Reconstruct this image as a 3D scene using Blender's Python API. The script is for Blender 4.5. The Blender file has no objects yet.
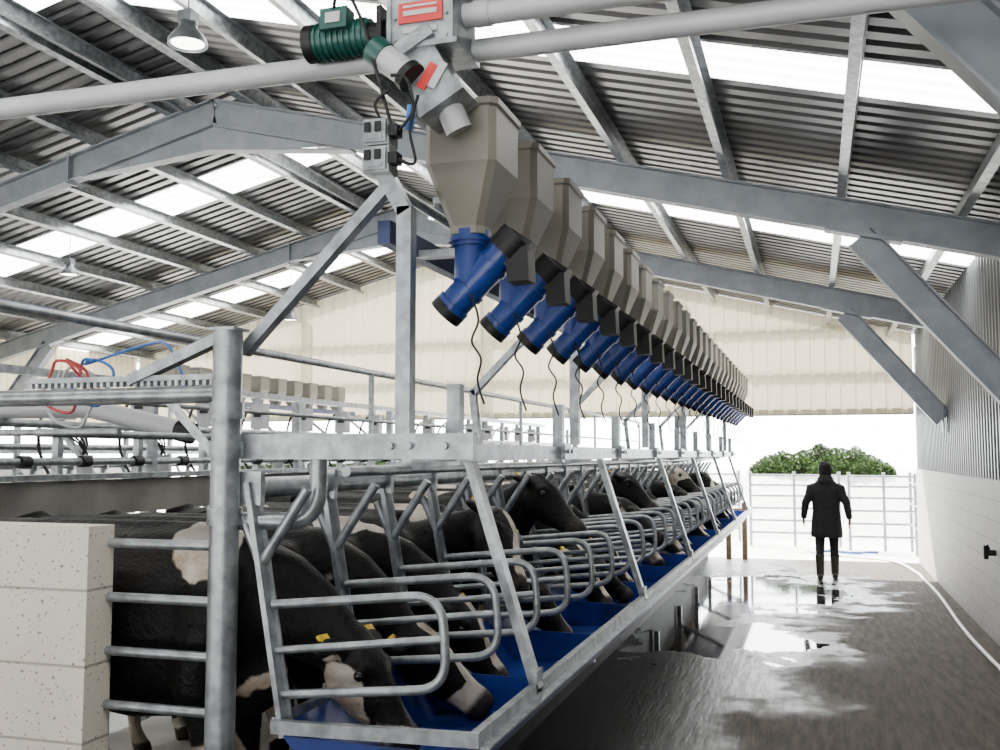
import bpy, bmesh, math, random
from mathutils import Vector as V, Matrix
random.seed(7)
SC=bpy.context.scene
# ------------------------------------------------------------------ helpers
def nt(name):
    m=bpy.data.materials.new(name); m.use_nodes=True
    n=m.node_tree; n.nodes.clear()
    out=n.nodes.new('ShaderNodeOutputMaterial'); p=n.nodes.new('ShaderNodeBsdfPrincipled')
    n.links.new(p.outputs[0],out.inputs[0]); return m,n,p,out
def math_(n,op,a,b=None,c=None,clamp=False):
    x=n.nodes.new('ShaderNodeMath'); x.operation=op; x.use_clamp=clamp
    for i,q in enumerate((a,b,c)):
        if q is None: continue
        if isinstance(q,(int,float)): x.inputs[i].default_value=q
        else: n.links.new(q,x.inputs[i])
    return x.outputs[0]
def noise(n,vec,scale,detail=4,rough=.55):
    x=n.nodes.new('ShaderNodeTexNoise'); x.inputs['Scale'].default_value=scale
    x.inputs['Detail'].default_value=detail; x.inputs['Roughness'].default_value=rough
    if vec is not None: n.links.new(vec,x.inputs['Vector'])
    return x.outputs[0]
def mixc(n,f,a,b):
    x=n.nodes.new('ShaderNodeMix'); x.data_type='RGBA'
    if isinstance(f,(int,float)): x.inputs[0].default_value=f
    else: n.links.new(f,x.inputs[0])
    for i,q in ((6,a),(7,b)):
        if isinstance(q,tuple): x.inputs[i].default_value=(*q,1)
        else: n.links.new(q,x.inputs[i])
    return x.outputs[2]
def rng(n,v,a,b,c=0.,d=1.):
    x=n.nodes.new('ShaderNodeMapRange'); x.interpolation_type='SMOOTHSTEP'
    n.links.new(v,x.inputs[0])
    for i,q in enumerate((a,b,c,d)): x.inputs[i+1].default_value=q
    return x.outputs[0]
def mat(name,col,rough=.6,metal=0.,var=.15,scale=6.,bump=0.,bscale=40.,coat=0.,spec=.5):
    m,n,p,o=nt(name)
    tc=n.nodes.new('ShaderNodeTexCoord').outputs['Object']
    f=noise(n,tc,scale,5)
    f=rng(n,f,.3,.7)
    c=mixc(n,f,tuple(max(0,x*(1-var)) for x in col),tuple(min(1,x*(1+var)) for x in col))
    n.links.new(c,p.inputs['Base Color'])
    p.inputs['Roughness'].default_value=rough; p.inputs['Metallic'].default_value=metal
    p.inputs['Specular IOR Level'].default_value=spec
    if coat: p.inputs['Coat Weight'].default_value=coat
    if bump:
        b=n.nodes.new('ShaderNodeBump'); b.inputs['Strength'].default_value=bump; b.inputs['Distance'].default_value=.01
        n.links.new(noise(n,tc,bscale,4),b.inputs['Height']); n.links.new(b.outputs[0],p.inputs['Normal'])
    return m
def emis(name,col,s):
    m,n,p,o=nt(name)
    p.inputs['Base Color'].default_value=(*col,1); p.inputs['Emission Color'].default_value=(*col,1)
    p.inputs['Emission Strength'].default_value=s; return m

class B:
    def __init__(s): s.v=[];s.f=[];s.m=[];s.sm=[]
    def add(s,vs,fs,m=0,smooth=False):
        o=len(s.v); s.v+= [tuple(v) for v in vs]
        for f in fs: s.f.append([i+o for i in f]); s.m.append(m); s.sm.append(smooth)
    def box(s,c,d,m=0,R=None):
        c=V(c); vs=[]
        for x in(-.5,.5):
            for y in(-.5,.5):
                for z in(-.5,.5):
                    q=V((x*d[0],y*d[1],z*d[2]))
                    if R is not None: q=R@q
                    vs.append(c+q)
        s.add(vs,[(0,1,3,2),(4,6,7,5),(0,4,5,1),(2,3,7,6),(0,2,6,4),(1,5,7,3)],m)
    def beam(s,p,q,w,h,m=0,up=(0,0,1),off=(0,0)):
        p=V(p);q=V(q);t=(q-p);L=t.length;t.normalize();up=V(up)
        l=t.cross(up)
        if l.length<1e-4: l=t.cross(V((0,1,0)))
        l.normalize();u=l.cross(t)
        R=Matrix((l,t,u)).transposed()
        s.box((p+q)/2+l*off[0]+u*off[1],(w,L,h),m,R)
    def tube(s,pts,r,m=0,n=10,cap=True):
        pts=[V(p) for p in pts]; k=len(pts)
        if isinstance(r,(int,float)): r=[r]*k
        tan=[]
        for i in range(k):
            a=pts[max(0,i-1)];b=pts[min(k-1,i+1)];tan.append((b-a).normalized())
        ref=V((0,0,1)) if abs(tan[0].z)<.9 else V((1,0,0))
        nrm=(ref-tan[0]*ref.dot(tan[0])).normalized(); vs=[]
        for i in range(k):
            nrm=(nrm-tan[i]*nrm.dot(tan[i]))
            nrm.normalize(); bi=tan[i].cross(nrm)
            for j in range(n):
                a=2*math.pi*j/n; vs.append(pts[i]+(nrm*math.cos(a)+bi*math.sin(a))*r[i])
        fs=[(i*n+j,i*n+(j+1)%n,(i+1)*n+(j+1)%n,(i+1)*n+j) for i in range(k-1) for j in range(n)]
        s.add(vs,fs,m,True)
        if cap: s.add([vs[j] for j in range(n)],[tuple(range(n))[::-1]],m); s.add([vs[(k-1)*n+j] for j in range(n)],[tuple(range(n))],m)
    def loft(s,secs,m=0,n=18,ref=(0,1,0),pw=2.):
        P=[V(q[:3]) for q in secs];k=len(P);ref=V(ref);vs=[]
        for i in range(k):
            t=(P[min(k-1,i+1)]-P[max(0,i-1)]).normalized()
            l=(ref-t*ref.dot(t)).normalized();u=t.cross(l)
            for j in range(n):
                a=2*math.pi*j/n;ca,sa=math.cos(a),math.sin(a)
                e=2./pw
                ca=math.copysign(abs(ca)**e,ca);sa=math.copysign(abs(sa)**e,sa)
                vs.append(P[i]+l*ca*secs[i][3]+u*sa*secs[i][4])
        fs=[(i*n+j,i*n+(j+1)%n,(i+1)*n+(j+1)%n,(i+1)*n+j) for i in range(k-1) for j in range(n)]
        fs+= [tuple(range(n))[::-1],tuple((k-1)*n+j for j in range(n))]
        s.add(vs,fs,m,True)
    def ball(s,c,r,m=0,n=12,h=8):
        if isinstance(r,(int,float)): r=(r,r,r)
        vs=[(c[0],c[1],c[2]-r[2])]
        for i in range(1,h):
            f=-math.pi/2+math.pi*i/h
            for j in range(n):
                a=2*math.pi*j/n
                vs.append((c[0]+r[0]*math.cos(f)*math.cos(a),c[1]+r[1]*math.cos(f)*math.sin(a),c[2]+r[2]*math.sin(f)))
        vs.append((c[0],c[1],c[2]+r[2])); fs=[]
        for j in range(n): fs.append((0,1+(j+1)%n,1+j))
        for i in range(h-2):
            for j in range(n): fs.append((1+i*n+j,1+i*n+(j+1)%n,1+(i+1)*n+(j+1)%n,1+(i+1)*n+j))
        T=len(vs)-1
        for j in range(n): fs.append((T,1+(h-2)*n+j,1+(h-2)*n+(j+1)%n))
        s.add(vs,fs,m,True)
    def prism(s,poly,y0,y1,m=0):
        k=len(poly); vs=[(p[0],y0,p[1]) for p in poly]+[(p[0],y1,p[1]) for p in poly]
        fs=[tuple(range(k))[::-1],tuple(range(k,2*k))]+[(i,(i+1)%k,k+(i+1)%k,k+i) for i in range(k)]
        s.add(vs,fs,m)
    def mesh(s,name,mats):
        me=bpy.data.meshes.new(name); me.from_pydata(s.v,[],s.f)
        for q in mats: me.materials.append(q)
        me.polygons.foreach_set('material_index',s.m); me.polygons.foreach_set('use_smooth',s.sm)
        bm=bmesh.new(); bm.from_mesh(me); bmesh.ops.recalc_face_normals(bm,faces=bm.faces); bm.to_mesh(me); bm.free()
        return me
    def obj(s,name,mats,loc=(0,0,0)):
        return inst(s.mesh(name,mats),name,loc)
def inst(me,name,loc=(0,0,0),rz=0,sc=(1,1,1)):
    o=bpy.data.objects.new(name,me); o.location=loc; o.rotation_euler=(0,0,rz); o.scale=sc
    SC.collection.objects.link(o); return o
def fillet(pts,rad,n=6):
    pts=[V(p) for p in pts]; out=[pts[0]]
    for i in range(1,len(pts)-1):
        a,b,c=pts[i-1],pts[i],pts[i+1]
        d1=(a-b).normalized();d2=(c-b).normalized()
        r=min(rad,(a-b).length*.49,(c-b).length*.49)
        p,q=b+d1*r,b+d2*r
        for k in range(n+1):
            t=k/n; out.append(p*(1-t)**2+b*2*t*(1-t)+q*t*t)
    out.append(pts[-1]); return out
def catm(pts,n=8):
    pts=[V(p) for p in pts]; P=[pts[0]]+pts+[pts[-1]]; out=[]
    for i in range(1,len(P)-2):
        for k in range(n):
            t=k/n;a,b,c,d=P[i-1],P[i],P[i+1],P[i+2]
            out.append(.5*((2*b)+(c-a)*t+(2*a-5*b+4*c-d)*t*t+(3*b-a-3*c+d)*t**3))
    out.append(pts[-1]); return out

# ------------------------------------------------------------------ materials
GALV=mat('galvanised_steel',(.30,.32,.335),.36,.68,.32,14,.08,60)
GALVD=mat('galvanised_dull',(.22,.24,.26),.5,.5,.2,8)
RAFT=mat('rafter_grey_steel',(.24,.265,.30),.5,.3,.14,4)
ROOFM=mat('roof_sheet_steel',(.135,.135,.14),.38,.65,.12,2)
CLADM=mat('side_cladding_steel',(.16,.17,.18),.42,.5,.08,2)
TAN=mat('hopper_plastic',(.17,.158,.130),.5,0,.08,3)
BLUE=mat('blue_plastic',(.006,.032,.19),.35,0,.15,5)
TBLUE=mat('trough_blue',(.005,.026,.19),.36,0,.4,5,.1,20)
DBLUE=mat('blue_paint',(.012,.03,.11),.4,0,.1,5)
BLACK=mat('black_plastic',(.006,.006,.007),.5,0,.2,8,spec=.3)
WHITEP=mat('white_pvc',(.42,.43,.45),.4,0,.06,4)
GREEN=mat('motor_green',(.006,.06,.052),.4,.1,.1,10)
RED=mat('red_label',(.55,.02,.02),.5)
RED2=mat('red_rubber',(.4,.03,.03),.5)
BLUEH=mat('blue_hose',(.02,.12,.4),.4)
YEL=mat('yellow_tag',(.9,.6,.02),.5,0,.03)
WOOD=mat('timber_post',(.30,.20,.11),.75,0,.3,12,.3)
SKYL=emis('skylight_emissive',(1,.99,.96),13.)  # sheet glows by itself, emission stands in for daylight coming through
LAMP=emis('lamp_glass',(1,.96,.85),12.)

def cream():
    m,n,p,o=nt('cream_cladding')
    p.inputs['Base Color'].default_value=(.50,.44,.31,1); p.inputs['Roughness'].default_value=.5
    t=n.nodes.new('ShaderNodeBsdfTranslucent'); t.inputs[0].default_value=(.8,.71,.50,1)
    x=n.nodes.new('ShaderNodeMixShader'); x.inputs[0].default_value=.12
    n.links.new(p.outputs[0],x.inputs[1]); n.links.new(t.outputs[0],x.inputs[2]); n.links.new(x.outputs[0],o.inputs[0])
    return m
CREAM=cream()
def blockmat(name,col,axis,bw,bh,mort,speck=0.):
    m,n,p,o=nt(name)
    g=n.nodes.new('ShaderNodeNewGeometry').outputs['Position']
    s=n.nodes.new('ShaderNodeSeparateXYZ'); n.links.new(g,s.inputs[0])
    c=n.nodes.new('ShaderNodeCombineXYZ'); n.links.new(s.outputs[axis],c.inputs[0]); n.links.new(s.outputs[2],c.inputs[1])
    b=n.nodes.new('ShaderNodeTexBrick'); n.links.new(c.outputs[0],b.inputs['Vector'])
    b.inputs['Scale'].default_value=1; b.inputs['Brick Width'].default_value=bw; b.inputs['Row Height'].default_value=bh
    b.inputs['Mortar Size'].default_value=.006; b.inputs['Mortar Smooth'].default_value=.4
    b.inputs['Color1'].default_value=(*col,1); b.inputs['Color2'].default_value=(*[x*.95 for x in col],1); b.inputs['Mortar'].default_value=(*mort,1)
    nz=noise(n,g,3.,6); base=mixc(n,rng(n,nz,.35,.75,0,.25),b.outputs['Color'],tuple(x*.6 for x in col))
    if speck:
        v=noise(n,g,70,2,.4); base=mixc(n,rng(n,v,.65,.69,0,speck),base,(.07,.06,.05))
    n.links.new(base,p.inputs['Base Color']); p.inputs['Roughness'].default_value=.6
    bu=n.nodes.new('ShaderNodeBump'); bu.inputs['Strength'].default_value=.5; bu.inputs['Distance'].default_value=.01; bu.invert=True
    n.links.new(b.outputs['Fac'],bu.inputs['Height']); n.links.new(bu.outputs[0],p.inputs['Normal'])
    return m
BLOCKR=blockmat('painted_block_wall',(.33,.32,.30),1,.6,.2,(.17,.17,.155))
BLOCKL=blockmat('speckled_block_wall',(.78,.71,.60),0,1.2,.27,(.42,.38,.32),.75)

def floormat():
    m,n,p,o=nt('wet_concrete_floor')
    g=n.nodes.new('ShaderNodeNewGeometry').outputs['Position']
    s=n.nodes.new('ShaderNodeSeparateXYZ'); n.links.new(g,s.inputs[0]); X,Y=s.outputs[0],s.outputs[1]
    mp=n.nodes.new('ShaderNodeMapping'); mp.inputs['Scale'].default_value=(9,1.2,1); n.links.new(g,mp.inputs[0])
    streak=noise(n,mp.outputs[0],2.,6,.65)
    n1=noise(n,g,.8,5,.6); n2=noise(n,g,1.9,5,.6)
    def ell(cx,cy,rx,ry):
        a=math_(n,'DIVIDE',math_(n,'SUBTRACT',X,cx),rx); b=math_(n,'DIVIDE',math_(n,'SUBTRACT',Y,cy),ry)
        return math_(n,'SQRT',math_(n,'ADD',math_(n,'MULTIPLY',a,a),math_(n,'MULTIPLY',b,b)))
    d=math_(n,'MINIMUM',ell(-.9,14.2,1.25,1.8),ell(-1.0,10.5,.95,1.0))
    d=math_(n,'MINIMUM',d,ell(-1.45,12.2,.55,2.8))
    pd=math_(n,'ADD',d,math_(n,'MULTIPLY',math_(n,'SUBTRACT',n2,.5),2.3))
    puddle=rng(n,pd,1.02,.92)
    w=math_(n,'ADD',math_(n,'MULTIPLY',X,-.45),math_(n,'MULTIPLY',math_(n,'SUBTRACT',n1,.5),2.0))
    wet=rng(n,w,-.1,.35)
    wet=math_(n,'MAXIMUM',wet,rng(n,pd,1.6,1.2))
    dry=mixc(n,rng(n,streak,.3,.7),(.036,.030,.024),(.105,.090,.075))
    wetc=mixc(n,rng(n,streak,.3,.7),(.015,.0145,.014),(.045,.043,.041))
    c=mixc(n,wet,dry,wetc); c=mixc(n,puddle,c,(.015,.015,.015))
    n.links.new(c,p.inputs['Base Color'])
    r=math_(n,'SUBTRACT',.85,math_(n,'MULTIPLY',wet,.47)); r=math_(n,'ADD',r,math_(n,'MULTIPLY',math_(n,'SUBTRACT',streak,.5),.4))
    r=math_(n,'ADD',math_(n,'MULTIPLY',r,math_(n,'SUBTRACT',1.,puddle)),math_(n,'MULTIPLY',puddle,.05))
    n.links.new(r,p.inputs['Roughness'])
    n.links.new(math_(n,'ADD',.14,math_(n,'ADD',math_(n,'MULTIPLY',wet,.22),math_(n,'MULTIPLY',puddle,.4))),p.inputs['Specular IOR Level'])
    bu=n.nodes.new('ShaderNodeBump'); bu.inputs['Distance'].default_value=.010
    n.links.new(math_(n,'SUBTRACT',.75,math_(n,'MULTIPLY',puddle,.72)),bu.inputs['Strength'])
    n.links.new(streak,bu.inputs['Height']); n.links.new(bu.outputs[0],p.inputs['Normal'])
    return m
FLOORM=floormat()
CONC=mat('concrete',(.22,.21,.19),.8,0,.25,3,.3)
DCONC=mat('wet_kerb_concrete',(.03,.028,.026),.6,0,.4,3,.3,spec=.25)
YARD=mat('yard_concrete',(.78,.77,.74),.6,0,.1,1)

# ------------------------------------------------------------------ shell
RX=-6.27; SL=.248; RZ=5.62; XR=1.65; XL=-14.19; YB=18.6; Y0=-4.
def rz(x): return RZ-SL*abs(x-RX)
b=B(); b.box(((XL+XR)/2,(Y0+YB)/2,-.1),(XR-XL+.4,YB-Y0,.2)); b.obj('floor',[FLOORM])
b=B(); b.box((-6,30,-.12),(90,22.8,.2)); b.box((-6,-30,-.15),(90,52,.2)); b.box((26.9,7.3,-.13),(50,22.6,.2)); b.box((-39.4,7.3,-.13),(50,22.6,.2))
b.add([(-50,23.2,-.03),(40,23.2,-.03),(40,28.2,1.30),(-50,28.2,1.30),(40,41,1.32),(-50,41,1.32)],[(0,1,2,3),(3,2,4,5)],0)  # added slope behind the gates, there to catch sun and read as white glare
b.obj('yard_ground_and_glare_slope',[YARD])
b=B(); b.box((XR+.1,(Y0+YB)/2,.8),(.2,YB-Y0,1.6)); b.obj('wall_right',[BLOCKR])
b=B(); b.box((XL-.1,(Y0+YB)/2,.8),(.2,YB-Y0,1.6)); b.obj('wall_left',[BLOCKR])
def prof(a,bb,pitch=.2,h=.03):
    out=[];u=a
    while u<bb-1e-6:
        for du,dz in((0,0),(.55,0),(.65,1),(.9,1)):
            q=u+du*pitch
            if q<=bb: out.append((q,dz*h))
        u+=pitch
    out.append((bb,0)); return out
def side_clad(name,x,s,z0,z1,m):
    b=B();vs=[];P=prof(Y0,YB,.18,.025)
    for y,d in P: vs+= [(x+s*d,y,z0),(x+s*d,y,z1)]
    b.add(vs,[(2*i,2*i+2,2*i+3,2*i+1) for i in range(len(P)-1)],0); return b.obj(name,[m])
side_clad('wall_right_cladding',XR+.06,-1,1.6,rz(XR)+.3,CLADM)
side_clad('wall_left_cladding',XL-.06,1,2.4,rz(XR)+.3,CREAM)
b=B();vs=[];P=prof(XL,XR,.25,.03)
if not any(abs(p[0]-RX)<.02 for p in P): P=sorted(P+[(RX,0)])
for x,d in P: vs+= [(x,YB-d,2.56),(x,YB-d,rz(x)+.3)]
b.add(vs,[(2*i,2*i+2,2*i+3,2*i+1) for i in range(len(P)-1)],0)
b.obj('wall_back',[CREAM])
b=B(); b.box(((XL+XR)/2,YB+.06,2.6),(XR-XL,.1,.12),0)
for z in (3.3,4.1): b.box(((XL+XR)/2,YB+.12,z),(XR-XL,.1,.1),0)
for x in (XL+.1,-10.2,RX,-2.4,XR+.12): b.box((x,YB+.2,(rz(x)+.1)/2),(.16,.16,rz(x)+.1),0)
b.obj('trim_1',[GALVD])
def roofpiece(name,y0,y1,m,dz=0.):
    b=B()
    for s in(1,-1):
        xe=RX+s*(XR-RX+.35); vs=[];P=prof(y0,y1,.2,.035)
        for y,d in P: vs+= [(RX,y,rz(RX)+.31+d+dz),(xe,y,rz(xe)+.31+d+dz)]
        b.add(vs,[(2*i,2*i+2,2*i+3,2*i+1) for i in range(len(P)-1)],0)
    return b.obj(name,[m])
SKY=[(1.2,1.8),(6.45,7.1),(11.35,12.2),(16.15,17.0)]
ys=Y0
for i,(a,c) in enumerate(SKY):
    roofpiece('ceiling' if i==0 else 'ceiling_bay_%d'%(i+1),ys,a,ROOFM); roofpiece('window_%d'%(i+1),a,c,SKYL,.002); ys=c
roofpiece('ceiling_bay_5',ys,YB+.3,ROOFM)
b=B()
for s in(1,-1):
    nrm=V((s*SL,0,1)).normalized()
    for k in range(9):
        xx=1.25-k*.99; x=xx if s==1 else 2*RX-xx
        z=rz(x)+.225
        b.beam((x,Y0,z),(x,YB,z),.006,.15,0,up=nrm)
        b.beam((x,Y0,z),(x,YB,z),.07,.006,0,up=nrm,off=(.035,.072))
        b.beam((x,Y0,z),(x,YB,z),.07,.006,0,up=nrm,off=(.035,-.072))
        b.beam((x,Y0,z),(x,YB,z),.006,.025,0,up=nrm,off=(.068,-.062))
b.obj('roof_purlins',[GALV])
for fy in (-.8,4.3,9.4,14.5):
    b=B()
    for s in(1,-1):
        xe=RX+s*(XR-RX)
        p=(RX,fy,rz(RX));q=(xe,fy,rz(xe))
        b.beam(p,q,.02,.30,0); b.beam(p,q,.15,.02,0,off=(0,.14)); b.beam(p,q,.15,.02,0,off=(0,-.14))
        b.prism([(RX,rz(RX)-.1),(RX+s*1.6,rz(RX+1.6)-.12),(RX,rz(RX)-.42)],fy-.014,fy+.014)
        b.beam((RX,fy,rz(RX)-.42),(RX+s*1.7,fy,rz(RX+1.7)-.16),.15,.02)
        b.beam((xe+s*.16,fy,0),(xe+s*.16,fy,rz(xe)+.1),.16,.16,0)
        kb0=(RX+s*6.70,fy,rz(xe)+.13);kb1=(xe-s*.0,fy,2.32)
        b.beam(kb0,kb1,.016,.24,0);b.beam(kb0,kb1,.14,.016,0,off=(0,.12));b.beam(kb0,kb1,.14,.016,0,off=(0,-.12))
        b.box((xe-s*.01,fy,2.34),(.02,.18,.40))
        b.beam((RX+s*6.4,fy,rz(RX+6.4)-.16),(RX+s*7.05,fy,rz(RX+7.05)-.16),.16,.02)
        sx=RX+s*1.9; sz=rz(sx); b.box((sx,fy,sz),(.03,.17,.36))
    b.obj('portal_frame',[RAFT])

def lamp(loc,top):
    b=B();x,y,z=loc;S=.8
    prs=[(.05,.17),(.07,.16),(.08,.10),(.12,.06),(.16,.0),(.165,-.04)]
    n=20;vs=[]
    for r,h in prs:
        for j in range(n): a=2*math.pi*j/n; vs.append((x+S*r*math.cos(a),y+S*r*math.sin(a),z+h*S))
    b.add(vs,[(i*n+j,i*n+(j+1)%n,(i+1)*n+(j+1)%n,(i+1)*n+j) for i in range(len(prs)-1) for j in range(n)],0,True)
    b.add([(x+.11*math.cos(2*math.pi*j/n),y+.11*math.sin(2*math.pi*j/n),z-.02) for j in range(n)],[tuple(range(n))],1)
    b.box((x,y,z+.16),(.10,.10,.08),0); b.tube([(x,y,z+.2),(x,y,top)],.006,0,6)
    b.obj('high_bay_lamp',[GALVD,LAMP])
for l in ((-3.96,5.6,4.62),(-9.9,11.4,4.38),(-3.8,9.9,4.4),(-9.0,16.,4.3)): lamp(l,rz(l[0])+.3)

# ------------------------------------------------------------------ platform and left side
b=B(); b.box((-2.97,10.8,.1),(2.08,15.0,.2),0); b.obj('cow_platform',[CONC])
b=B(); b.box((-1.88,10.75,.33),(.07,14.9,.66),0); b.obj('feed_kerb',[DCONC])
b=B(); b.box((-4.65,3.11,.79),(4.27,.14,1.58)); b.obj('wall_pit_end',[BLOCKL])
b=B(); b.box((-3.9,10.8,1.6),(.04,15.,.2),0); b.box((-3.91,10.8,1.72),(.12,15.,.03),1)
for i in range(11): b.box((-4.06,3.6+1.45*i,.85),(.08,.08,1.6),1); b.box((-3.98,3.6+1.45*i,1.6),(.14,.05,.08),1)
b.obj('rump_rail_sheet',[CONC,GALV])
b=B()
for z in (1.513,1.315,1.12,.925,.73,.54): b.tube([(-2.515,3.16,z),(-2.03,3.16,z)],.018,0,10)
b.obj('end_rail_panel',[GALV])
b=B(); b.tube([(-2.03,3.16,0),(-2.03,3.16,2.29)],.053,0,20)
for z in (1.62,1.86,2.0): b.tube([(-2.03,3.16,z-.03),(-2.03,3.16,z+.03)],.062,0,20)
b.box((-2.03,3.16,2.295),(.11,.11,.01)); b.box((-2.03,3.16,.01),(.2,.2,.02))
b.obj('gate_post',[GALV])

b=B()
b.tube([(-1.95,3.2,1.72),(-1.95,18.0,1.72)],.038,0,14)
b.tube(fillet([(-1.72,3.28,1.86),(-1.72,3.28,1.60),(-2.03,3.2,1.60)],.12,8),.033,0,14)
b.beam((-2.0,3.22,1.87),(-1.10,3.22,1.87),.04,.09,0)
b.beam((-1.35,3.22,1.85),(-1.35,18.,1.85),.04,.07,0)
for i in range(9):
    y=3.74+1.68*i
    b.beam((-1.36,y,1.80),(-1.36,y,2.12),.055,.055,0,up=(0,1,0))
    b.box((-1.32,y,1.86),(.03,.14,.09)); 
    for dy in(-.04,.04): b.tube([(-1.30,y+dy,1.86),(-1.285,y+dy,1.86)],.012,0,8)
for xx in(-1.40,-1.33,-1.2): b.tube([(xx,3.195,1.87),(xx,3.18,1.87)],.013,0,8)
for i in range(6):
    y=3.9+2.6*i
    b.beam((-1.36,y,1.84),(-1.07,y,.92),.035,.065,0,up=(0,1,0)); b.box((-1.075,y,.95),(.03,.09,.09))
    b.beam((-1.36,y,1.84),(-1.95,y,1.74),.04,.05,0)
b.tube([(-1.62,3.3,1.78),(-1.62,18.,1.78)],.02,0,8)
b.obj('stall_head_frame',[GALV])

b=B()
b.beam((-1.95,0,1.74),(-1.79,0,.86),.02,.065,0,up=(0,1,0)); b.beam((-1.95,0.02,1.74),(-1.79,0.02,.86),.05,.008,0,up=(0,1,0),off=(0,0))
b.tube(fillet([(-1.85,0,1.31),(-1.21,0,1.37),(-1.19,0,1.06),(-1.81,0,1.0)],.11,8),.0165,0,10)
b.tube([(-1.84,0,1.15),(-1.19,0,1.225)],.014,0,8)
b.tube(fillet([(-1.98,0,1.62),(-1.9,0,1.45),(-1.72,0,1.72)],.02,3),.02,0,8)
b.box((-1.95,0,1.72),(.10,.03,.12))
DIV=b.mesh('stall_divider',[GALV])
for i in range(26): inst(DIV,'stall_divider',(0,3.2+.58*i,0))

b=B()
T=.012
pr=[(-1.08,.93),(-1.20,.72),(-1.62,.70),(-1.80,.90)]
for i in range(3):
    (xa,za),(xb,zb)=pr[i],pr[i+1]
    b.prism([(xa,za),(xb,zb),(xb,zb-T*1.5),(xa+.0,za-T*1.5)],3.17,18.1,0)
for i in range(27):
    y=3.17+.574*i
    if i%2==0: b.prism([(-1.12,.86),(-1.20,.72),(-1.62,.70),(-1.78,.87)],y-.004,y+.004,0)
b.box((-1.075,10.63,.915),(.03,14.95,.055),1); b.box((-1.055,10.63,.892),(.06,14.95,.008),1)
b.beam((-1.82,3.16,.90),(-1.06,3.16,.915),.03,.045,1)
b.box((-1.82,10.63,.9),(.03,14.9,.05),1)
for i in range(8):
    y=3.6+2.05*i
    b.beam((-1.80,y,.2),(-1.80,y,.9),.06,.06,1,up=(0,1,0)); b.beam((-1.8,y,.45),(-1.22,y,.70),.04,.05,1)
b.obj('feed_trough',[TBLUE,GALV])
b=B()
for x,y in((-1.22,18.35),(-1.5,18.35)): b.box((x,y,.5),(.09,.09,1.0),0)
b.box((-1.36,18.35,.85),(.4,.05,.09),0); b.obj('timber_post_frame',[WOOD])

# ------------------------------------------------------------------ hopper
def hopper(full):
    b=B()
    def rloft(levels,m):
        vs=[];n=len(levels)
        for L in levels:
            x0,x1,y0,y1,z=L;c=.025
            vs.extend([(x0+c,y0,z),(x1-c,y0,z),(x1,y0+c,z),(x1,y1-c,z),(x1-c,y1,z),(x0+c,y1,z),(x0,y1-c,z),(x0,y0+c,z)])
        fs=[(i*8+j,i*8+(j+1)%8,(i+1)*8+(j+1)%8,(i+1)*8+j) for i in range(n-1) for j in range(8)]
        fs+=[tuple(range(8))[::-1],tuple((n-1)*8+j for j in range(8))]
        b.add(vs,fs,m)
    rloft([(-.085,.05,-.07,.07,2.68),(-.085,.05,-.07,.07,2.71),(-.15,.13,-.165,.165,2.93),(-.15,.13,-.165,.165,3.135),(-.16,.14,-.175,.175,3.14),(-.16,.14,-.175,.175,3.165),(-.14,.12,-.155,.155,3.17)],0)
    if full:
        X=-.02
        b.tube([(X,0,2.70),(X,0,2.64)],.075,1,18); b.tube([(X,0,2.67),(X,0,2.655)],.085,1,18)
        b.tube([(X,0,2.65),(X,0,2.50)],.062,1,16)
        A=V((.155,0,2.65));C=V((-.10,0,2.405))
        b.tube([A,C],.062,1,18)
        for t in(.35,.72,.96):
            c=A.lerp(C,t); d=V((-.72,0,-.69))*.012
            b.tube([c-d,c+d],.069,1,18)
        b.tube([(-.095,0,2.41),(-.125,0,2.381)],.069,2,18)
        b.tube([(.115,0,2.612),(.175,0,2.67)],.074,2,18)
        b.beam((.10,0,2.655),(.20,0,2.585),.13,.085,2,up=(0,1,0))
        b.beam((.18,0,2.62),(.185,0,2.49),.085,.10,2,up=(0,1,0))
        b.box((-.13,0,2.62),(.2,.05,.03),3)
        b.tube(catm([(.0,-.06,2.45),(.03,-.05,2.35),(.0,-.04,2.27),(.04,-.05,2.2),(.02,-.03,2.12),(.05,-.04,2.03)],6),.0045,2,5)
    return b.mesh('feed_hopper',[TAN,BLUE,BLACK,GALV])
HOP=hopper(True); HOP2=hopper(False)
for i in range(26): inst(HOP,'feed_hopper',(-1.23,3.60+.575*i,0))
for i in range(10): inst(HOP2,'feed_hopper',(-9.0,12.6+.58*i,0),rz=math.pi)
for (bx) in(-1.48,-8.75):
    b=B(); b.box((bx,10.85 if bx>-5 else 14.9,2.65),(.05,15.1 if bx>-5 else 6.5,.085),0); b.obj('hopper_mounting_rail',[DBLUE])
b=B()
for i in range(6):
    y=3.25+2.62*i
    b.beam((-1.37,y,1.9),(-1.37,y,2.72),.055,.055,0,up=(0,1,0))
    b.beam((-1.37,y,2.70),(-1.46,y,2.86),.055,.055,0,up=(0,1,0))
    b.beam((-1.44,y,2.80),(-2.02,y,2.22),.04,.05,0,up=(0,1,0))
    if i: b.beam((-2.02,y,2.24),(-1.96,y,1.72),.04,.05,0,up=(0,1,0))
b.tube([(-1.46,3.25,2.82),(-1.46,18.,2.82)],.02,0,8)
b.obj('hopper_gantry_frame',[GALV])

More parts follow.
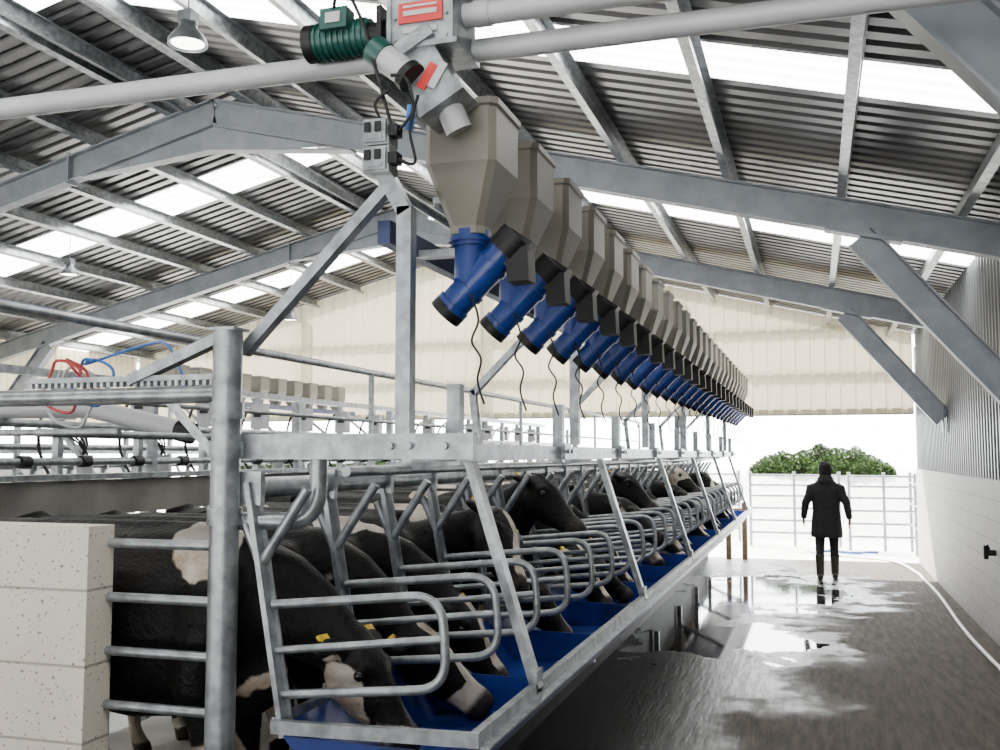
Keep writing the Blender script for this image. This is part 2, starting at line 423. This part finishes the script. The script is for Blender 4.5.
# auger head
b=B()
b.box((-1.32,3.36,3.46),(.25,.22,.30),0); 
for z in(3.31,3.61): b.box((-1.32,3.36,z),(.29,.26,.02),0)
for x in(-1.44,-1.2): b.box((x,3.36,3.46),(.015,.25,.31),0)
b.box((-1.32,3.245,3.435),(.17,.006,.075),3); b.box((-1.32,3.241,3.432),(.13,.004,.018),5); b.box((-1.32,3.241,3.457),(.13,.004,.008),5); b.box((-1.32,3.245,3.37),(.13,.006,.022),5)
b.box((-1.35,3.245,3.51),(.09,.006,.03),2)
for x in(-1.42,-1.22):
    for z in(3.34,3.42,3.5): b.tube([(x,3.25,z),(x,3.24,z)],.007,0,6)
b.tube([(-1.80,3.36,3.42),(-1.56,3.36,3.42)],.066,1,24)
for k in range(9): b.tube([(-1.78+.024*k,3.36,3.42),(-1.772+.024*k,3.36,3.42)],.073,1,24)
b.tube([(-1.83,3.36,3.42),(-1.79,3.36,3.42)],.072,2,24); b.box((-1.68,3.30,3.47),(.11,.07,.08),1)
b.box((-1.68,3.262,3.47),(.06,.004,.04),4)
b.tube([(-1.56,3.36,3.42),(-1.44,3.36,3.42)],.05,2,18); b.box((-1.5,3.36,3.42),(.02,.16,.16),2)
R=Matrix.Rotation(math.radians(32),3,'Y')
b.beam((-1.36,3.33,3.31),(-1.24,3.33,3.09),.16,.17,0,up=(0,1,0))
b.beam((-1.375,3.33,3.335),(-1.35,3.33,3.29),.2,.22,0,up=(0,1,0))
b.beam((-1.255,3.33,3.12),(-1.235,3.33,3.085),.19,.19,0,up=(0,1,0))
b.box((-1.29,3.24,3.19),(.035,.005,.10),3,R); b.box((-1.25,3.24,3.19),(.03,.005,.10),5,R)
b.tube([(-1.25,3.33,3.12),(-1.21,3.36,3.02)],.05,4,16)
b.tube([(-1.46,3.22,3.28),(-1.35,3.22,3.19)],.05,4,16); b.tube([(-1.49,3.22,3.305),(-1.445,3.22,3.268)],.055,1,18); b.tube([(-1.36,3.22,3.2),(-1.34,3.22,3.18)],.058,2,18)
b.tube([(-1.34,3.22,3.08),(-1.35,3.22,2.99)],.016,6,10)
b.obj('auger_drive_unit',[GALV,GREEN,BLACK,RED,WHITEP,WHITEP,BLUEH])
b=B(); b.tube([(-13.8,3.47,3.37),(-1.45,3.47,3.37)],.045,0,18)
b.tube([(-1.19,3.47,3.36),(1.66,3.47,3.36)],.043,0,18); b.tube([(-1.19,3.36,3.45),(1.66,3.36,3.45)],.043,0,18)
for x in(-1.15,-.2,.8): b.tube([(x,3.36,3.45),(x+.06,3.36,3.45)],.048,0,18)
for x in(-12,-9,-6,.6):
    b.tube([(x,3.47,3.38),(x,3.47,rz(x)+.3)],.004,1,5)
b.obj('feed_auger_pipe',[WHITEP,GALV])
b=B()
for z in(2.885,2.985):
    b.box((-1.46,3.22,z),(.10,.08,.094),0); b.box((-1.46,3.175,z),(.085,.02,.08),0)
    b.box((-1.485,3.162,z+.012),(.022,.012,.035),1); b.box((-1.445,3.162,z+.012),(.022,.012,.035),1); b.box((-1.46,3.164,z-.026),(.06,.008,.012),2)
    b.box((-1.395,3.20,z),(.035,.05,.04),1)
b.obj('switch_box',[GALV,BLACK,GALV])
b=B()
b.tube(catm([(-1.7,3.3,3.47),(-1.62,3.2,3.56),(-1.52,3.18,3.4),(-1.46,3.18,3.2),(-1.43,3.18,3.1),(-1.40,3.18,3.0)],8),.007,0,6)
b.tube(catm([(-1.38,3.19,2.98),(-1.32,3.18,3.05),(-1.34,3.17,3.16),(-1.40,3.17,3.18)],8),.006,0,6)
b.tube(catm([(-1.38,3.19,2.88),(-1.31,3.18,2.86),(-1.33,3.18,2.98),(-1.30,3.18,3.1)],8),.006,0,6)
b.tube(catm([(-1.43,3.2,3.0),(-1.46,3.17,3.08),(-1.40,3.17,3.13)],8),.006,0,6)
b.obj('power_cable',[BLACK])

# ------------------------------------------------------------------ left rigging
b=B()
b.tube([(-6.2,3.16,2.06),(-2.05,3.16,2.06)],.032,0,12)
b.box((-2.5,3.16,2.125),(.85,.02,.02),0)
for k in range(28): b.box((-2.9+.03*k,3.16,2.106),(.014,.02,.022),0)
b.beam((-2.44,3.16,2.12),(-2.05,3.16,2.27),.05,.04,0)
b.beam((-2.30,3.18,2.05),(-2.10,3.18,1.85),.02,.035,0,up=(0,1,0))
b.tube([(-6.2,3.3,1.93),(-2.6,3.3,1.93)],.014,0,8)
b.obj('gate_slide_rail',[GALV])
b=B()
b.tube([(-3.0,3.,2.42),(-3.0,18.,2.42)],.02,0,10); b.tube([(-3.08,3.,2.45),(-3.08,18.,2.45)],.012,1,8)
for i in range(8):
    y=4.6+1.9*i
    if i: b.beam((-3.0,y,1.9),(-3.0,y,2.42),.03,.03,0,up=(0,1,0))
b.tube([(-3.0,3.3,1.93),(-3.0,18.,1.93)],.018,0,8); b.tube([(-3.0,3.3,2.08),(-3.0,18.,2.08)],.012,0,8)
b.obj('vacuum_line',[GALV,DBLUE])
b=B()
for x,z in((-4.3,1.80),(-4.3,2.02),(-5.6,1.9)):
    b.tube([(x,3.3,z),(x,18.,z)],.024,0,8)
for i in range(30): b.tube([(-4.3,3.6+.5*i,1.80),(-4.3,3.68+.5*i,1.80)],.036,1,10)
for i in range(8): b.beam((-4.3,3.8+2*i,0.),(-4.3,3.8+2*i,2.3),.05,.05,0,up=(0,1,0))
b.obj('pit_rail',[GALV,BLACK])
b=B()
b.beam((-.0,0,2.35),(.0,0,1.55),.05,.05,0,up=(0,1,0)); b.box((.03,0,2.18),(.13,.10,.22),1); b.box((.035,-.055,2.2),(.07,.01,.05),2)
b.beam((0,0,2.02),(.22,0,1.80),.03,.04,0,up=(0,1,0)); b.tube([(.22,0,1.84),(.22,0,1.66)],.05,1,14)
for k in range(4):
    b.tube(catm([(.0,-.03+.02*k,2.06),(.10+.02*k,-.06+.03*k,1.98),(.20,-.05+.03*k,1.92),(.22+.02*math.cos(k*1.57),.02*math.sin(k*1.57),1.84)],5),.008,2,6)
    b.tube([(.22+.035*math.cos(k*1.57),.035*math.sin(k*1.57),1.66),(.22+.05*math.cos(k*1.57),.05*math.sin(k*1.57),1.52)],.015,0,8)
b.tube(catm([(.0,.05,2.3),(-.15,.05,2.2),(-.2,.05,1.9),(-.05,.05,1.65),(.15,.04,1.62)],6),.012,2,6)
MU=b.mesh('milking_unit',[GALV,WHITEP,BLACK])
for i in range(16): inst(MU,'milking_unit',(-4.75,4.6+.82*i,0))
b=B(); b.box((-4.75,10.8,2.37),(.08,14.,.05),0)
for i in range(5): b.box((-4.75,4.2+3.3*i,1.2),(.06,.06,2.36),0)
b.obj('milking_unit_rail',[GALV])
b=B(); b.tube([(-3.73,4.49,2.09),(-3.12,4.48,1.96)],.052,0,18); b.tube([(-3.16,4.48,1.969),(-3.08,4.48,1.951)],.058,1,18)
b.tube([(-5.2,4.5,2.1),(-3.73,4.49,2.09)],.052,0,18)
b.obj('milk_receiver_pipe',[WHITEP,BLACK])
def hose(nm,c,r,m,k,tail):
    b=B();pts=[]
    for j in range(26):
        a=2*math.pi*j/25*1.15+k
        pts.append((c[0]+r*math.cos(a)+.02*math.sin(3*a),c[1]+.0016*j,c[2]+r*1.15*math.sin(a)))
    pts+=tail
    b.tube(catm(pts,3),.007,0,6); b.obj(nm,[m])
hose('coiled_hose',(-3.15,3.6,2.14),.10,RED2,.5,[(-2.95,3.62,2.1),(-2.7,3.6,2.08)])
hose('coiled_hose',(-3.05,3.66,2.16),.09,BLUEH,1.2,[(-2.8,3.7,2.32),(-2.6,3.6,2.3),(-2.5,3.6,2.1)])
hose('coiled_hose',(-3.2,3.72,2.10),.12,WHITEP,2.,[(-3.5,3.7,2.1)])
b=B()
for x,z,r in((-8.3,1.72,.038),(-8.6,1.78,.02)): b.tube([(x,3.2,z),(x,18,z)],r,0,8)
b.beam((-8.9,3.2,1.9),(-8.9,18,1.9),.05,.09,0)
for i in range(9):
    y=3.4+1.8*i
    b.beam((-8.9,y,0),(-8.9,y,2.8),.055,.055,0,up=(0,1,0)); b.beam((-8.9,y,2.7),(-8.25,y,2.2),.04,.05,0,up=(0,1,0)); b.beam((-8.25,y,0),(-8.25,y,2.2),.05,.05,0,up=(0,1,0))
b.obj('opposite_stall_frame',[GALV])
for i in range(24):
    inst(DIV,'stall_divider',(-10.25,3.9+.58*i,0),rz=math.pi)

b=B(); b.tube(catm([(1.47+.03*math.sin(k*.9),-1+1.0*k,.022) for k in range(19)]+[(1.2,18.6,.022),(.2,19.6,.005),(-.2,20.4,.005)],5),.02,0,8); b.obj('white_hose',[mat('white_hose_rubber',(.7,.7,.7),.5)])
b=B(); b.tube([(1.64,10.7,.9),(1.57,10.7,.9)],.03,0,10); b.tube(fillet([(1.57,10.7,.93),(1.55,10.7,.98),(1.55,10.7,.84)],.02,3),.022,0,8); b.obj('wall_tap',[BLACK])
b=B(); b.tube(catm([(.1+.2*k,20.2+.15*math.sin(k*1.7),.01) for k in range(6)],5),.025,0,8); b.obj('blue_hose',[BLUEH])
def gate(x0,x1,y,hs=(.25,.5,.75,1.0,1.22,1.42)):
    b=B()
    for z in hs: b.tube([(x0,y,z),(x1,y,z)],.024,0,8)
    k=max(2,int((x1-x0)/.6)+1)
    for i in range(k): 
        x=x0+(x1-x0)*i/(k-1); b.tube([(x,y,-.02),(x,y,1.5)],.03,0,8)
    b.obj('yard_gate',[GALV])
gate(-1.3,.45,21.5); gate(.62,1.9,20.9); gate(-5.,-1.6,22.5); gate(-9.5,-5.6,22.)
b=B()
for z in(.5,.9,1.3): b.tube([(1.75,18.9,z),(1.75,21.,z)],.02,0,8)
for y in (18.9,20,21.): b.tube([(1.75,y,-.02),(1.75,y,1.5)],.03,0,8)
b.obj('yard_gate',[GALV])
LEAF=mat('hedge_leaf',(.055,.105,.028),.6,0,.6,3)
def hedge(cx,cy,w,h,z0=0.):
    b=B();rnd=random.Random(cx)
    def top(x):
        u=min(1,abs(x-cx)/(w/2)); return h*(.80+.10*math.sin(x*2.3+.6)+.07*math.sin(x*6.1+1)+.05*math.sin(x*13))*math.sqrt(max(.0,1-u**4))
    k=24
    for i in range(k):
        x0=cx-w/2+w*i/k;x1=x0+w/k; hh=top((x0+x1)/2)*.85; b.box(((x0+x1)/2,cy,z0+hh/2),(w/k,.9,hh),0)
    for _ in range(5200):
        x=cx+rnd.uniform(-w/2,w/2); f=rnd.random(); t=top(x)
        if f<.55: p=V((x,cy-.5+rnd.uniform(-.15,.05),z0+rnd.uniform(0,t)))
        else: p=V((x,cy+rnd.uniform(-.5,.5),z0+t+rnd.uniform(-.15,.08)))
        s=rnd.uniform(.03,.08); a=V((rnd.gauss(0,1),rnd.gauss(0,1),rnd.gauss(0,1))).normalized(); c=a.cross(V((rnd.gauss(0,1),rnd.gauss(0,1),rnd.gauss(0,1)))).normalized()
        b.add([p-a*s,p+c*s*.5,p+a*s,p-c*s*.5],[(0,1,2,3)],0)
    b.obj('hedge',[LEAF])
hedge(.15,29,3.8,.86,1.22); hedge(-15.5,29,7.5,.8,1.22)

# ------------------------------------------------------------------ cows
def hidemat():
    m,n,p,o=nt('holstein_hide')
    tc=n.nodes.new('ShaderNodeTexCoord').outputs['Object']
    oi=n.nodes.new('ShaderNodeObjectInfo').outputs['Random']
    off=n.nodes.new('ShaderNodeCombineXYZ'); k=math_(n,'MULTIPLY',oi,37.)
    for i in range(3): n.links.new(k,off.inputs[i])
    ad=n.nodes.new('ShaderNodeVectorMath'); ad.operation='ADD'; n.links.new(tc,ad.inputs[0]); n.links.new(off.outputs[0],ad.inputs[1])
    nz=math_(n,'ADD',noise(n,ad.outputs[0],1.9,2,.35),math_(n,'MULTIPLY',math_(n,'SUBTRACT',noise(n,ad.outputs[0],14,3),.5),.05))
    s=n.nodes.new('ShaderNodeSeparateXYZ'); n.links.new(tc,s.inputs[0])
    low=rng(n,s.outputs[2],.95,.45,0,.17)
    w=rng(n,math_(n,'ADD',nz,low),.605,.617)
    at=n.nodes.new('ShaderNodeAttribute'); at.attribute_name='mask'
    sc=n.nodes.new('ShaderNodeSeparateColor'); n.links.new(at.outputs['Color'],sc.inputs[0])
    bl=math_(n,'MULTIPLY',sc.outputs[0],math_(n,'GREATER_THAN',math_(n,'FRACT',math_(n,'MULTIPLY',oi,7.3)),.5))
    w=math_(n,'MAXIMUM',w,rng(n,math_(n,'ADD',bl,math_(n,'MULTIPLY',math_(n,'SUBTRACT',noise(n,ad.outputs[0],9,2),.5),.5)),.48,.56))
    fur=noise(n,tc,60,3)
    blk=mixc(n,rng(n,fur,.3,.7),(.0022,.002,.002),(.007,.006,.006)); wht=mixc(n,rng(n,noise(n,tc,8,4),.35,.75),(.55,.50,.43),(.30,.22,.15))
    c=mixc(n,w,blk,wht); c=mixc(n,sc.outputs[1],c,(.025,.02,.019)); c=mixc(n,sc.outputs[2],c,(.05,.04,.03))
    n.links.new(c,p.inputs['Base Color']); p.inputs['Roughness'].default_value=.48
    p.inputs['Specular IOR Level'].default_value=.16
    bu=n.nodes.new('ShaderNodeBump'); bu.inputs['Strength'].default_value=.4; bu.inputs['Distance'].default_value=.015
    n.links.new(math_(n,'ADD',fur,math_(n,'MULTIPLY',noise(n,tc,7,4),3.)),bu.inputs['Height']); n.links.new(bu.outputs[0],p.inputs['Normal'])
    return m
HIDE=hidemat(); EYE=mat('eye_dark',(.01,.008,.006),.1,0,.1,5)
def remeshed(b,vox,sm=6):
    me=b.mesh('tmp',[HIDE]); o=bpy.data.objects.new('tmp',me); SC.collection.objects.link(o)
    r=o.modifiers.new('r','REMESH'); r.mode='VOXEL'; r.voxel_size=vox; r.use_smooth_shade=True
    s=o.modifiers.new('s','SMOOTH'); s.factor=.5; s.iterations=sm
    dg=bpy.context.evaluated_depsgraph_get(); out=bpy.data.meshes.new_from_object(o.evaluated_get(dg))
    bpy.data.objects.remove(o); return out
def cowmesh(name,neck,poll,muz):
    b=B()
    trunk=[(-1.57,0,1.13,.10,.12),(-1.53,0,1.13,.16,.19),(-1.42,0,1.12,.215,.235),(-1.2,0,1.10,.24,.265),(-1.0,0,1.06,.25,.30),(-.7,0,.99,.27,.365),(-.4,0,.97,.265,.38),(-.12,0,.99,.23,.37),(.04,0,1.03,.185,.325),(.14,0,1.07,.15,.265)]
    b.loft(trunk+neck,n=22,pw=2.2)
    P=V(poll);D=(V(muz)-P);L=D.length;D.normalize()
    lat=(V((0,1,0))-D*D.y).normalized(); up=D.cross(lat)*-1
    if up.z+up.x*.5<0: up=-up
    H=[(-.06,.06,.07,0),(0,.095,.10,0),(.08,.112,.118,-.01),(.17,.116,.126,-.02),(.27,.086,.108,-.02),(.36,.064,.084,-.012),(.44,.066,.070,-.008),(.50,.080,.072,-.005),(.545,.076,.064,-.008),(.565,.05,.04,-.01)]
    b.loft([(*(P+D*(s*L/.565)+up*o),w,h) for s,w,h,o in H],n=20,ref=lat,pw=2.2)
    b.ball((.10,0,.80),(.16,.11,.17))
    b.loft([(-1.3,0,1.34,.03,.03),(-.7,0,1.345,.028,.03),(-.2,0,1.345,.03,.03),(.02,0,1.34,.04,.03)],n=10)
    for s in(1,-1):
        b.ball((-1.18,s*.19,1.31),(.07,.05,.05)); b.ball((.0,s*.14,1.02),(.17,.11,.26)); b.ball((-1.3,s*.15,1.0),(.22,.11,.27)); b.ball((-1.52,s*.10,1.25),(.05,.04,.05))
        b.ball(P+D*.15+lat*s*.095+up*.055,(.035,.03,.035))
        e=P+D*.05+lat*s*.09+up*.03
        b.loft([(*(e),.03,.022),(*(e+lat*s*.06-D*.015),.05,.024),(*(e+lat*s*.12-D*.02-up*.01),.052,.022),(*(e+lat*s*.175-D*.02-up*.02),.02,.016)],n=12,ref=D)
        b.tube([(-.02,s*.14,.95),(-.04,s*.145,.74),(0,s*.14,.60),(.01,s*.14,.43),(.0,s*.14,.36),(0,s*.14,.15),(.02,s*.14,.09),(.04,s*.14,.05),(.045,s*.14,.0)],[.12,.095,.068,.052,.045,.036,.042,.05,.056],n=12)
        b.tube([(-1.32,s*.15,1.02),(-1.16,s*.165,.80),(-1.22,s*.16,.66),(-1.40,s*.15,.50),(-1.42,s*.15,.44),(-1.38,s*.15,.15),(-1.36,s*.15,.09),(-1.33,s*.15,.05),(-1.32,s*.15,0)],[.17,.135,.095,.055,.048,.036,.042,.05,.056],n=12)
    b.ball((-1.12,0,.66),(.18,.15,.15))
    b.loft([(-1.4,0,1.34,.06,.05),(-1.57,0,1.31,.045,.04),(-1.63,0,1.2,.028,.028),(-1.65,0,.95,.022,.022),(-1.65,0,.72,.022,.022),(-1.65,0,.6,.04,.035),(-1.65,0,.48,.035,.03),(-1.65,0,.4,.012,.012)],n=10)
    me=remeshed(b,.017,4)
    ca=me.color_attributes.new('mask','FLOAT_COLOR','POINT')
    def ss(a,bq,x):
        t=min(1,max(0,(x-a)/(bq-a))); return t*t*(3-2*t)
    for v in me.vertices:
        q=v.co-P;s=q.dot(D)*.565/L;l=abs(q.dot(lat));u=q.dot(up); r=g=bb=0
        near=q.length<.75
        if near: 
            wd=.022+.02*abs(s-.2)/.2
            r=ss(wd+.02,wd-.02,l)*ss(-.02,.04,s)*ss(.0,.03,u)
            g=ss(.46,.50,s)*(1 if l<.14 and abs(u)<.16 else 0)
        if v.co.z<.075: bb=1
        ca.data[v.index].color=(r,g,bb,1)
    e=B()
    for s in(1,-1):
        c=P+D*.19*L/.565+lat*s*.104+up*.035; e.ball(c,.022,0,10,8)
        c=P+D*.535*L/.565+lat*s*.035+up*.03; e.ball(c,.012,0,8,6)
        t=P+D*.03+lat*s*.18+up*.01
        R=Matrix((lat,up,D)).transposed(); e.box(t+up*.02-D*.02,(.065,.012,.07),1,R)
    em=e.mesh('x',[EYE,YEL])
    bm=bmesh.new(); bm.from_mesh(me); n0=len(bm.faces); bm.from_mesh(em); bm.faces.ensure_lookup_table()
    for f in bm.faces[n0:]: f.material_index+=1
    for f in bm.faces[:n0]: f.smooth=True; f.material_index=0
    out=bpy.data.meshes.new(name); 
    for q in(HIDE,EYE,YEL): out.materials.append(q)
    bm.to_mesh(out); bm.free(); return out
CV=[cowmesh('cow_a',[(.26,0,1.06,.115,.195),(.38,0,1.0,.10,.155),(.47,.0,.93,.09,.12)],(.50,0,.94),(.80,-.03,.56)),
    cowmesh('cow_b',[(.28,0,1.15,.115,.18),(.44,0,1.16,.10,.145),(.54,0,1.15,.085,.11)],(.52,0,1.19),(.93,-.12,.90)),
    cowmesh('cow_c',[(.26,0,1.20,.115,.18),(.38,0,1.30,.10,.145),(.46,0,1.38,.09,.11)],(.44,0,1.41),(.82,-.22,1.12)),
    cowmesh('cow_d',[(.26,0,1.04,.115,.195),(.40,.02,.94,.10,.15),(.50,.04,.84,.085,.11)],(.50,.05,.86),(.88,.10,.55)),
    cowmesh('cow_e',[(.27,0,1.18,.115,.18),(.42,-.01,1.25,.10,.14),(.52,-.03,1.29,.09,.11)],(.53,-.03,1.32),(.78,-.34,.97))]
seq=[0,3,0,4,0,2,0,3,0,1,2,0,3,0,0,1,3,2,0,3,0,4,1,0,0]
for i,k in enumerate(seq):
    inst(CV[k],'cow',(-2.2+random.uniform(-.05,.05),3.5+.58*i,.2),rz=random.uniform(-.03,.03),sc=(1,.95,random.uniform(.97,1.02)))

# ------------------------------------------------------------------ person
COAT=mat('dark_coat',(.012,.012,.016),.75,0,.3,20); TROU=mat('dark_trousers',(.02,.02,.024),.8); BOOT=mat('rubber_boots',(.05,.045,.035),.4); SKIN=mat('skin',(.30,.17,.12),.55); HAIR=mat('coat_hood',(.013,.012,.012),.85)
b=B()
b.loft([(0,0,.62,.225,.16),(0,0,.68,.23,.165),(0,0,.85,.215,.15),(0,0,1.02,.195,.135),(0,0,1.2,.205,.135),(0,0,1.32,.215,.13),(0,0,1.40,.19,.115),(0,0,1.46,.12,.10),(0,.01,1.52,.08,.08)],n=24,ref=(1,0,0),pw=2.2)
b.loft([(0,-.02,1.40,.13,.10),(0,-.04,1.46,.125,.11),(0,-.03,1.52,.10,.10)],n=18,ref=(1,0,0))
b.loft([(0,.02,1.47,.06,.07),(0,.02,1.52,.085,.09),(0,.01,1.58,.098,.108),(0,.0,1.64,.102,.112),(0,-.005,1.69,.09,.10),(0,-.01,1.73,.06,.07),(0,-.01,1.75,.02,.025)],n=20,ref=(1,0,0))
b.ball((0,.118,1.60),(.013,.025,.022))
for s in(1,-1):
    fy=.10 if s==1 else -.08
    b.tube([(s*.09,0,.92),(s*.10,.03+fy*.3,.50),(s*.105,fy*.7,.30),(s*.105,fy,.10),(s*.105,fy,.04)],[.10,.068,.058,.048,.05],n=14)
    b.tube([(s*.105,fy*.75,.36),(s*.105,fy*.9,.2),(s*.105,fy,.06)],[.07,.062,.056],n=14)
    b.loft([(s*.105,fy-.075,.04,.042,.04),(s*.107,fy-.02,.045,.046,.045),(s*.11,fy+.08,.035,.048,.035),(s*.113,fy+.16,.03,.045,.03),(s*.113,fy+.195,.025,.028,.018)],n=14,ref=(1,0,0))
    sh=V((s*.155,0,1.375));el=V((s*.29,-.05,1.13));wr=V((s*.325,.04,.90))
    b.tube([sh,sh+V((s*.05,-.005,-.03)),sh.lerp(el,.6),el,el.lerp(wr,.4),wr],[.06,.075,.068,.060,.056,.045],n=16)
    h=V((s*.328,.055,.84)); b.loft([(*wr,.022,.03),(*(wr+V((0,.006,-.03))),.020,.036),(*(h+V((0,.005,0))),.018,.042),(*(h+V((-s*.003,.012,-.025))),.015,.038)],n=12,ref=(1,0,0))
    for j,(oy,ln) in enumerate(((-.03,.055),(-.011,.068),(.009,.072),(.029,.062))):
        q=h+V((-s*.002,.012+oy,-.02)); b.tube([q,q+V((-s*.006,.002,-ln*.5)),q+V((-s*.022,.004,-ln))],[.0095,.009,.007],n=8)
    q=h+V((-s*.006,.042,.012)); b.tube([q,q+V((-s*.012,.022,-.022)),q+V((-s*.02,.026,-.052))],[.012,.010,.008],n=8)
me=remeshed(b,.0085,4); me.materials.clear()
for q in(COAT,TROU,BOOT,SKIN,HAIR): me.materials.append(q)
for p in me.polygons:
    c=p.center; p.use_smooth=True; k=0
    if c.z<.34: k=2
    elif c.z<.615: k=1
    elif c.z<.895 and abs(c.x)>.265: k=3
    elif c.z>1.50: k=3 if (c.y>.075 and 1.53<c.z<1.68) else 4
    p.material_index=k
inst(me,'person_walking',(.14,15.8,0))

# ------------------------------------------------------------------ light, camera
w=bpy.data.worlds.new('World'); SC.world=w; w.use_nodes=True
n=w.node_tree; bg=n.nodes['Background']
tc=n.nodes.new('ShaderNodeTexCoord').outputs['Generated']; s=n.nodes.new('ShaderNodeSeparateXYZ'); n.links.new(tc,s.inputs[0])
f=rng(n,s.outputs[1],-.3,.85,1.55,20.)
n.links.new(f,bg.inputs[1]); bg.inputs[0].default_value=(.93,.965,1,1)
sd=bpy.data.lights.new('sun','SUN'); sd.energy=45; sd.angle=.02; sd.color=(1,.95,.86)
so=bpy.data.objects.new('sun',sd); SC.collection.objects.link(so)
so.rotation_euler=(-V((.55,-.78,-.72))).to_track_quat('Z','Y').to_euler()
cd=bpy.data.cameras.new('camera'); cd.sensor_width=36; cd.lens=36; cd.clip_start=.05; cd.clip_end=300
co=bpy.data.objects.new('camera',cd); SC.collection.objects.link(co)
co.location=(0,0,1.84); co.rotation_euler=(math.radians(90+4.57),0,math.radians(17.43)); SC.camera=co
